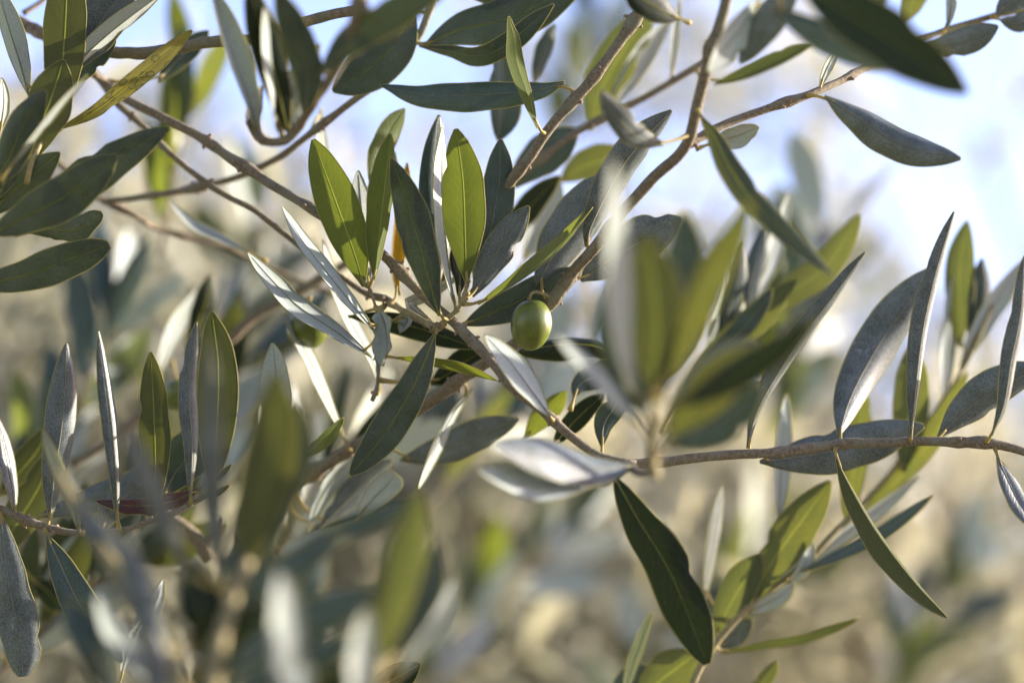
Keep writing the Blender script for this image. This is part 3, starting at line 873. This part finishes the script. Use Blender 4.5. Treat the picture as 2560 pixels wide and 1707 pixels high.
# ---- foreground rosette right of the olive
B('fgcentre', 'olive_sprig', 'blurred upright rosette of leaves standing in front, just right of the olive', 'sprig', P(1635, 1180, -12))
S_('fgcentre', '1638,1190,-12 1626,1120,-13 1640,1060,-14 1628,990,-15', 13, 9, 'greentwig', nodes=False)
S_('fgcentre', '1560,1158,-3 1600,1180,-7 1636,1185,-12', 12, 12, 'bark', 'side_twig', False)
L_('fgcentre', '1625,985,-15 1640,870 1640,760 1618,590,-16', 140, 'u', 4, fold=8, curl=6, mat='olive', lod=1)
L_('fgcentre', '1648,1000,-14 1680,860 1710,700 1712,530,-14', 118, 't', -6, fold=8, mat='leaf', lod=1)
L_('fgcentre', '1655,960,-15 1720,830 1790,680 1880,500,-17', 92, 'u', -20, fold=10, mat='olive', lod=1)
L_('fgcentre', '1590,1000,-15 1560,860 1546,640 1532,400,-20', 98, 'u', 50, 46, fold=8, curl=10, lod=1, label='bright white blurred leaf standing upright in front')
L_('fgcentre', '1605,1075,-13 1530,985 1465,915 1392,842,-14', 74, 'u', 56, fold=10, lod=1)
L_('fgcentre', '1612,1040,-13 1570,930 1550,820 1540,690,-13', 120, 't', 8, fold=8, mat='leaf', lod=1)
L_('fgcentre', '1665,1090,-15 1740,1010 1810,940 1895,865,-16', 118, 'u', -8, 0, fold=8, mat='olive', lod=1)
L_('fgcentre', '1690,1020,-16 1800,960 1920,890 2040,795,-17', 84, 't', -8, 0, fold=8, mat='dark', lod=1)
L_('fgcentre', '1668,1080,-12 1730,1010 1790,940 1890,850,-12', 130, 't', -6, fold=6, mat='bloom', lod=1)
L_('fgcentre', '1668,1112,-12 1750,1080 1820,1040 1905,965,-12', 110, 't', -16, fold=6, mat='leaf', lod=1)
L_('fgcentre', '1660,960,-6 1690,900 1730,820 1765,740,-6', 74, 't', 24, fold=12, mat='leaf', lod=1)
L_('fgcentre', '1580,1165,-5.5 1480,1170 1360,1140 1235,1112,-9.5', 112, 't', 34, fold=5, curl=14, mat='bloom', lod=1, label='blurred blue-grey leaf pointing left under the branch')
L_('fgcentre', '1545,1180,-5 1440,1200 1330,1215 1195,1175,-9.6', 100, 'u', 40, 34, fold=5, curl=18, lod=1, label='blurred bright white leaf pointing left below the branch')

# ---- foreground, bottom left
B('fgleft', 'olive_sprig', 'large very blurred foreground sprig of grey-green leaves rising from the bottom left', 'sprig', P(540, 1600, -15))
S_('fgleft', '520,1800,-20 540,1640,-19 580,1500,-18 620,1400,-17', 22, 14, 'greentwig', nodes=False)
S_('fgleft', '140,1180,-15 230,1330,-16 330,1480,-17 420,1640,-18 470,1780,-19', 14, 18, 'greentwig', 'side_twig', False)
L_('fgleft', '610,1430,-17 640,1300 680,1120 690,930,-18', 142, 'u', 4, fold=10, mat='olive', lod=1)
L_('fgleft', '640,1390,-16 690,1250 735,1130 745,1000,-16', 115, 't', -10, fold=10, mat='leaf', lod=1)
L_('fgleft', '560,1500,-17 535,1300 528,1100 525,840,-19', 57, 't', 10, fold=10, mat='bloom', lod=1)
L_('fgleft', '480,1460,-17 430,1340 370,1200 298,1040,-19', 55, 't', 8, fold=10, mat='bloom', lod=1)
L_('fgleft', '440,1640,-17 350,1500 270,1370 180,1240,-16', 74, 't', 8, fold=12, mat='bloom', lod=1)
L_('fgleft', '430,1720,-18 390,1600 340,1440 310,1330,-18', 74, 't', 6, fold=10, mat='bloom', lod=1)
L_('fgleft', '420,1740,-18 350,1660 290,1580 240,1480,-17', 84, 'u', 40, fold=10, lod=1)
L_('fgleft', '480,1620,-17 560,1490 650,1340 750,1200,-16', 100, 't', -8, fold=10, mat='leaf', lod=1)
L_('fgleft', '500,1690,-18 600,1560 700,1440 860,1340,-17', 94, 't', -10, fold=8, mat='leaf', lod=1)
L_('fgleft', '540,1700,-19 660,1620 800,1540 960,1470,-19', 109, 't', -12, fold=8, mat='leaf', lod=1)
L_('fgleft', '520,1760,-20 660,1700 780,1650 900,1590,-20', 94, 't', -6, fold=8, mat='leaf', lod=1)
L_('fgleft', '700,1750,-22 712,1660 710,1560 698,1430,-23', 100, 'u', 38, fold=6, lod=1, label='bright white blurred leaf tip near the bottom')
L_('fgleft', '890,1780,-21 900,1700 905,1620 915,1520,-22', 92, 'u', 36, fold=6, lod=1)
L_('fgleft', '760,1800,-22 745,1740 735,1680 720,1620,-22', 94, 'u', 34, fold=6, lod=1)
L_('fgleft', '420,1800,-20 400,1720 395,1650 385,1570,-20', 73, 't', 30, fold=6, mat='bloom', lod=1)
L_('fgleft', '560,1560,-15 610,1480 640,1420 660,1330,-15', 115, 't', 0, fold=6, mat='dark', lod=1)

L_('fgleft', '560,1700,-17 520,1600,-17 500,1500,-17 470,1400,-16', 115, 't', -6, fold=8, mat='dark', lod=1)
L_('fgleft', '450,1760,-18 560,1640,-18 640,1560,-18 760,1500,-18', 120, 't', -10, fold=8, mat='dark', lod=1)
L_('fgleft', '620,1640,-16 700,1560,-16 760,1450,-16 800,1330,-15', 108, 't', 4, fold=8, mat='leaf', lod=1)
L_('fgleft', '300,1760,-17 260,1680,-17 230,1600,-17 160,1500,-16', 100, 't', 10, fold=8, mat='leaf', lod=1)
L_('fgleft', '600,1780,-17 680,1740,-17 780,1700,-17 900,1690,-17', 115, 't', -14, fold=8, mat='dark', lod=1)

# ---- foreground green pair, bottom centre
B('fggreen', 'olive_sprig', 'blurred bright green broad leaf with a darker one beside it at the bottom centre', 'sprig', P(950, 1760, -15))
S_('fggreen', '900,1850,-19 930,1740,-19 950,1650,-19', 14, 10, 'greentwig', nodes=False)
L_('fggreen', '950,1660,-19 970,1540 1010,1390 1050,1230,-19', 109, 'u', 2, fold=8, mat='sage', lod=1)
L_('fggreen', '975,1660,-17 1030,1560 1080,1450 1095,1350,-17', 84, 't', 20, fold=16, mat='leaf', lod=1)
L_('fggreen', '700,1400,-15 800,1350 900,1310 1060,1240,-15', 61, 't', -30, fold=10, mat='leaf', lod=1, attach=False)
L_('fggreen', '985,1700,-15 1060,1600 1110,1520 1140,1440,-15', 61, 'u', 40, fold=8, lod=1)

# ---- sharp leaf tips at the bottom
B('lowtips', 'olive_sprig', 'sharp dark leaves with orange tips peeping out between blurred leaves at the bottom', 'sprig', P(640, 1720, 0))
S_('lowtips', '560,1860,0 610,1780,0 650,1720,0 850,1760,0', 8, 5, 'bark', nodes=False)
L_('lowtips', '630,1690,0 680,1620 725,1560 776,1502,0', 84, 't', 6, fold=8, mat='dark')
L_('lowtips', '900,1740,0 960,1710 1005,1685 1051,1658,0', 74, 't', 0, fold=8, mat='dark')
L_('lowtips', '300,1700,2 330,1600 380,1520 410,1446,2', 60, 'u', 40, lod=1)
L_('lowtips', '560,1560,3 600,1480 625,1430 650,1370,3', 50, 't', 50, lod=1)

# ---- dark foreground leaves top right
B('fgtop', 'olive_sprig', 'very dark blurred leaves close to the lens hanging in from the top right', 'sprig', P(1980, -80, -13))
S_('fgtop', '1880,-220,-12 1930,-140 1975,-70,-12', 12, 10, 'greentwig', nodes=False)
L_('fgtop', '1985,-60,-13 2090,15 2240,110 2420,235,-15', 150, 't', -10, fold=16, curl=10, mat='dark', lod=1)
L_('fgtop', '1930,20,-10 2040,80 2140,120 2270,172,-11', 92, 't', -24, fold=8, mat='leaf', lod=1)
L_('fgtop', '1900,0,-6 1870,50 1830,100 1770,178,-7', 96, 'u', -44, fold=8, lod=1)
L_('fgtop', '2000,-60,-7 1960,0 1900,80 1850,160,-6', 80, 't', 10, mat='bloom', lod=1)
L_('fgtop', '2160,-60,-9 2200,-20 2150,20 2060,60,-9', 70, 't', 10, mat='leaf', lod=1)

# ---- twig behind, upper middle
B('backtwig', 'olive_branch', 'blurred twig behind, rising from the centre leaves to the top right', 'branch', P(1480, 310, 6))
S_('backtwig', '1300,440,6 1400,360 1480,312 1580,260,6 1680,205 1770,150,6 1900,60,7', 12, 10, 'bark')
L_('backtwig', '1475,330,8 1500,230 1560,120 1630,20,8', 110, 'u', -10, mat='sage', lod=1)
L_('backtwig', '1520,290,8 1560,210 1610,130 1670,50,8', 74, 'u', 40, lod=1)
L_('backtwig', '1785,212,5 1860,185 1940,150 2035,108,5', 50, 't', 40, mat='sage', lod=1)
L_('backtwig', '1285,470,6 1320,420 1380,370 1445,325,6', 104, 't', -16, mat='leaf', lod=1)
L_('backtwig', '1400,455,9 1450,420 1510,400 1570,385,9', 84, 'u', 0, mat='sage', lod=1)
L_('backtwig', '1310,650,8 1340,590 1370,530 1400,450,8', 80, 'u', 30, lod=1)
L_('backtwig', '1680,195,6 1684,120 1690,60 1700,0,6', 26, 'u', 40, lod=1)
L_('backtwig', '1240,640,7 1290,560 1340,500 1400,440,7', 70, 't', 20, mat='dark', lod=1)
L_('backtwig', '2250,62,6 2275,20 2300,-30 2330,-80,6', 66, 'u', -10, mat='sage', lod=1)

# ---- right-hand lower sprig
B('lowright', 'olive_sprig', 'slightly blurred sprig with yellow-green leaves climbing at the lower right', 'sprig', P(1880, 1520, 5))
S_('lowright', '1700,1790,4 1760,1650,4.5 1820,1570 1890,1500,5 2000,1420 2080,1340,6 2200,1210,7 2330,1040 2420,900,8 2480,760,8', 11, 6, 'greentwig', nodes=False)
L_('lowright', '1866,1520,5 1920,1420 1990,1320 2076,1203,5', 104, 'u', -4, fold=8, mat='sage', lod=1, label='bright yellow-green leaf pointing up right, below the level branch')
L_('lowright', '1785,1590,5 1820,1520 1860,1450 1900,1383,5', 92, 'u', -2, fold=8, mat='sage', lod=1)
L_('lowright', '1995,1432,5 2100,1385 2220,1320 2332,1238,5', 66, 't', -56, fold=14, mat='leaf', lod=1)
L_('lowright', '1870,1535,5 1910,1510 1950,1490 1985,1455,5', 56, 'u', 40, lod=1)
L_('lowright', '1970,1460,5 2000,1430 2020,1390 2030,1350,5', 50, 'u', 46, lod=1)
L_('lowright', '1800,1632,5 1900,1612 2020,1590 2150,1543,5', 50, 'u', 62, fold=10, mat='sage', lod=1)
L_('lowright', '1790,1620,6 1820,1600 1850,1575 1880,1546,6', 56, 't', 0, mat='bloom', lod=1)
L_('lowright', '1762,1500,6 1775,1400 1790,1300 1806,1212,6', 56, 't', 56, fold=16, mat='leaf', lod=1)
L_('lowright', '1600,1760,5 1640,1710 1690,1670 1745,1630,5', 110, 'u', 0, mat='sage', lod=1)
L_('lowright', '1560,1740,5 1580,1660 1605,1590 1630,1528,5', 50, 't', 50, fold=16, mat='sage', lod=1)
L_('lowright', '1530,1750,6 1570,1710 1600,1690 1632,1672,6', 80, 't', 0, mat='leaf', lod=1)
L_('lowright', '1946,1310,6 1952,1200 1958,1080 1966,985,6', 60, 'u', 44, lod=1, label='white upright leaf behind the level branch')
L_('lowright', '2400,870,8 2398,780 2400,660 2418,552,8', 76, 'u', 8, mat='sage', lod=1)
L_('lowright', '2430,860,8 2440,790 2450,720 2456,645,8', 60, 't', 30, lod=1)
L_('lowright', '2400,920,8 2450,820 2500,740 2560,650,8', 66, 'u', 36, lod=1)
L_('lowright', '2150,1290,7 2260,1180 2340,1080 2420,930,7', 66, 'u', -30, mat='sage', lod=1)
L_('lowright', '2260,1180,7 2270,1080 2280,980 2280,860,7', 90, 'u', 0, mat='sage', lod=1)
L_('lowright', '2120,1320,7 2130,1200 2150,1080 2160,960,7', 74, 'u', -10, mat='sage', lod=1)
L_('lowright', '2360,1020,8 2365,900 2375,780 2380,690,8', 60, 'u', 46, lod=1)
L_('lowright', '2010,1420,6 2120,1330 2200,1270 2300,1190,7', 46, 'u', 40, lod=1)
L_('lowright', '1860,1740,5 1900,1710 1925,1680 1943,1652,5', 40, 'u', 20, mat='sage', lod=1)

# ---- right middle sprig behind the rosette
B('rightmid', 'olive_sprig', 'blurred sprig of green leaves fanning up behind the foreground rosette at right', 'sprig', P(1780, 920, 6))
S_('rightmid', '1650,1080,6 1720,980 1800,890,7 1900,780,8', 9, 6, 'greentwig', nodes=False)
L_('rightmid', '1880,800,7 1980,730 2070,660 2150,538,8', 84, 'u', -16, mat='sage', lod=1)
L_('rightmid', '1720,960,6 1800,880 1890,800 1990,700,7', 84, 'u', -20, mat='sage', lod=1)
L_('rightmid', '1800,860,7 1820,780 1845,700 1850,600,7', 60, 't', 30, lod=1)
L_('rightmid', '1830,840,7 1880,740 1930,640 1975,480,9', 60, 'u', 40, lod=1)
L_('rightmid', '1760,900,7 1790,800 1810,720 1812,640,8', 54, 'u', 44, lod=1)
L_('rightmid', '1870,790,7 1880,700 1900,630 1915,560,8', 54, 't', 20, lod=1)
L_('rightmid', '1740,930,6 1830,850 1900,770 1930,720,6', 60, 't', 20, mat='leaf', lod=1)

# ---- sprigs farther back, out of focus, each leaf on its own
def sprig(key, label, s, n, mats, seed, spread=1.0, L=(300, 400), W=(60, 90), upb=0.4):
    r = random.Random(seed)
    p = pts(s)
    B(key, 'olive_sprig', label, 'sprig', p[0].copy())
    S_(key, p, 9, 5, 'bark', 'stem', False, 7)
    q, ln = spline(p, 40)
    k = KPX * FOCUS
    for i in range(n):
        t = 0.08 + 0.9 * (i + 0.5) / n
        c = q[int(t * 40)]
        d = (q[min(40, int(t * 40) + 1)] - q[max(0, int(t * 40) - 1)]).normalized()
        o = d.cross(Vector((r.gauss(0, 1), r.gauss(0, 1), r.gauss(0, 1)))).normalized()
        T = (d * r.uniform(0.5, 1.3) + o * r.uniform(0.5, 1.1) * spread + UP * upb).normalized()
        l = r.uniform(*L) * k
        bend = (UP * r.uniform(-.5, .3) + o * r.uniform(-.3, .3)) * l * 0.12
        b = c + T * 0.006
        face = 'u' if r.random() < 0.5 else 't'
        L_(key, [b, b + T * l * .35 + bend * .6, b + T * l * .7 + bend, b + T * l + bend * .6], r.uniform(*W), face, r.uniform(-60, 60), fold=r.uniform(4, 16), mat=r.choice(mats), lod=2)

sprig('mid1', 'pale blurred sprig behind the upright leaves at the left', '20,1420,19 110,1200 200,1000 300,760,23', 18, ['leaf', 'young', 'olive', 'leaf'], 11)
sprig('mid2', 'blurred leafy sprig behind the dry brown leaf at the left', '330,1420,17 430,1200 520,1040 600,900,20', 18, ['leaf', 'dark', 'olive', 'leaf'], 12)
sprig('mid3', 'blurred olive-green sprig in the bottom left corner behind the hanging leaves', '-40,1720,9 100,1580 240,1460 380,1380,12', 22, ['olive', 'olive', 'leaf', 'dark'], 13)
sprig('mid4', 'blurred sprig of pale leaves below the dark hanging leaf', '560,1560,13 690,1380 800,1250 900,1130,16', 20, ['leaf', 'dark', 'dark', 'olive'], 14)
sprig('mid6', 'blurred bright yellow-green sprig at the top left behind the thick branch', '400,640,19 430,480 460,340 490,230,20', 7, ['young', 'young', 'leaf'], 16, 0.5)
sprig('mid8', 'faint cream-coloured blurred sprig behind the right of the foreground rosette', '1850,1080,24 1950,900 2010,740 2080,560,30', 14, ['leaf', 'bloom', 'young'], 18)

sprig('far1', 'soft blurred sprig rising at the bottom, left of the large dark hanging leaf', '1000,1800,38 1150,1600 1300,1450 1420,1300,46', 16, ['sage', 'leaf', 'frost', 'young'], 31)
sprig('far2', 'soft blurred sprig behind the large dark hanging leaf and the yellow-green leaves', '1500,1850,42 1600,1650 1800,1500 1950,1350,52', 16, ['sage', 'leaf', 'frost', 'sage'], 32)
sprig('far3', 'soft blurred sprig in the bottom right corner under the folded hanging leaf', '2150,1850,48 2250,1690 2350,1540 2480,1400,58', 14, ['sage', 'leaf', 'frost', 'young'], 33)
sprig('far4', 'soft blurred sprig behind the branch below the olive', '1050,1280,26 1200,1130 1350,1000 1500,900,32', 14, ['sage', 'leaf', 'frost', 'bloom'], 34)
sprig('far5', 'soft blurred tall sprig between the foreground rosette and the broad silvery leaf', '1900,1200,44 1950,980 2020,800 2060,600,54', 14, ['sage', 'leaf', 'sage', 'bloom'], 35)
sprig('far6', 'faint blurred sprig against the sky right of the knobbly twig', '1400,420,55 1440,300 1480,180 1500,60,60', 8, ['sage', 'leaf', 'young'], 36)
sprig('far8', 'soft blurred sprig behind the crossing twigs left of the centre leaves', '480,980,34 560,800 620,640 680,480,40', 10, ['sage', 'leaf', 'frost'], 38)

# ---- olives
def olive(label, c, rx, ry, z, stalk, lodn=24):
    o = thing('o%d' % len(THINGS), 'green_olive', label, 'olive', P(c[0], c[1], z), 'green olives on the twigs')
    k = KPX * (FOCUS + z * .01)
    V, F = [], []
    cen = P(c[0], c[1], z)
    nu, nv = lodn, lodn // 2 + 2
    for i in range(nv + 1):
        th = math.pi * i / nv
        for j in range(nu):
            ph = 2 * math.pi * j / nu
            s = math.sin(th)
            y = math.cos(th)
            r = s * (1 + 0.035 * y)
            if y > 0.9:
                y -= 0.5 * (y - 0.9)
            V.append(cen + RT * (rx * k * r * math.cos(ph)) + FW * (rx * k * r * math.sin(ph)) + UP * (ry * k * y) + RT * (0.0005 * y))
    for i in range(nv):
        for j in range(nu):
            a, b = i * nu + j, i * nu + (j + 1) % nu
            F.append((a, b, b + nu, a + nu))
    link('fruit', V, F, [OLIVE], None, o, None, True, cen)
    p, _ = spline(pts(stalk), 8)
    SV, SF = [], []
    tube(SV, SF, p, lambda t: 0.0011 - 0.0006 * math.sin(math.pi * t), 7)
    link('stalk', SV, SF, [MAT['petiole']], None, o)

def olive_material():
    m, nt = new_mat('olive_skin')
    out = N(nt, 'ShaderNodeOutputMaterial')
    tc = N(nt, 'ShaderNodeTexCoord')
    n1 = noise_(nt, tc.outputs['Object'], 160, 4, 0.6)
    c = mix(nt, ramp(nt, n1, 0.3, 0.7), (0.066, 0.090, 0.003), (0.118, 0.138, 0.005))
    vo = N(nt, 'ShaderNodeTexVoronoi')
    vo.inputs['Scale'].default_value = 620
    nt.links.new(tc.outputs['Object'], vo.inputs['Vector'])
    dots = ramp(nt, vo.outputs['Distance'], 0.10, 0.22, (1, 1, 1, 1), (0, 0, 0, 1))
    c = mix(nt, math_(nt, 'MULTIPLY', dots, 0.28), c, (0.30, 0.35, 0.10))
    c = mix(nt, math_(nt, 'MULTIPLY', ramp(nt, noise_(nt, tc.outputs['Object'], 75, 5, 0.65), 0.42, 0.75), 0.12), c, (0.26, 0.30, 0.20))
    c = mix(nt, math_(nt, 'MULTIPLY', ramp(nt, noise_(nt, tc.outputs['Object'], 230, 3, 0.5, 0.8), 0.66, 0.72), 0.6), c, (0.16, 0.15, 0.06))   # small scars
    bs = N(nt, 'ShaderNodeBsdfPrincipled')
    nt.links.new(c, bs.inputs['Base Color'])
    bs.inputs['Roughness'].default_value = 0.36
    bs.inputs['Specular IOR Level'].default_value = 0.5
    bs.inputs['Subsurface Weight'].default_value = 0.22
    bs.inputs['Subsurface Radius'].default_value = (0.003, 0.004, 0.0008)
    bs.inputs['Subsurface Scale'].default_value = 1.0
    bs.inputs['Coat Weight'].default_value = 0.15
    bp = N(nt, 'ShaderNodeBump')
    bp.inputs['Strength'].default_value = 0.15
    bp.inputs['Distance'].default_value = 0.0003
    nt.links.new(n1, bp.inputs['Height'])
    nt.links.new(bp.outputs[0], bs.inputs['Normal'])
    nt.links.new(bs.outputs[0], out.inputs[0])
    return m
OLIVE = olive_material()
olive('round sharp green olive hanging from a short stalk in the centre', (1328, 812), 52, 65, 0, '1324,746,0 1322,752,0 1326,768,0', 32)
olive('blurred green olive half hidden behind slanting silvery leaves left of centre', (770, 822), 54, 52, 4.6, '775,740,4.6 772,765,4.6 770,785,4.6')
olive('blurred green olive behind the upright leaves at lower left', (443, 985), 40, 40, 8, '430,900,8 438,930,8 443,955,8')
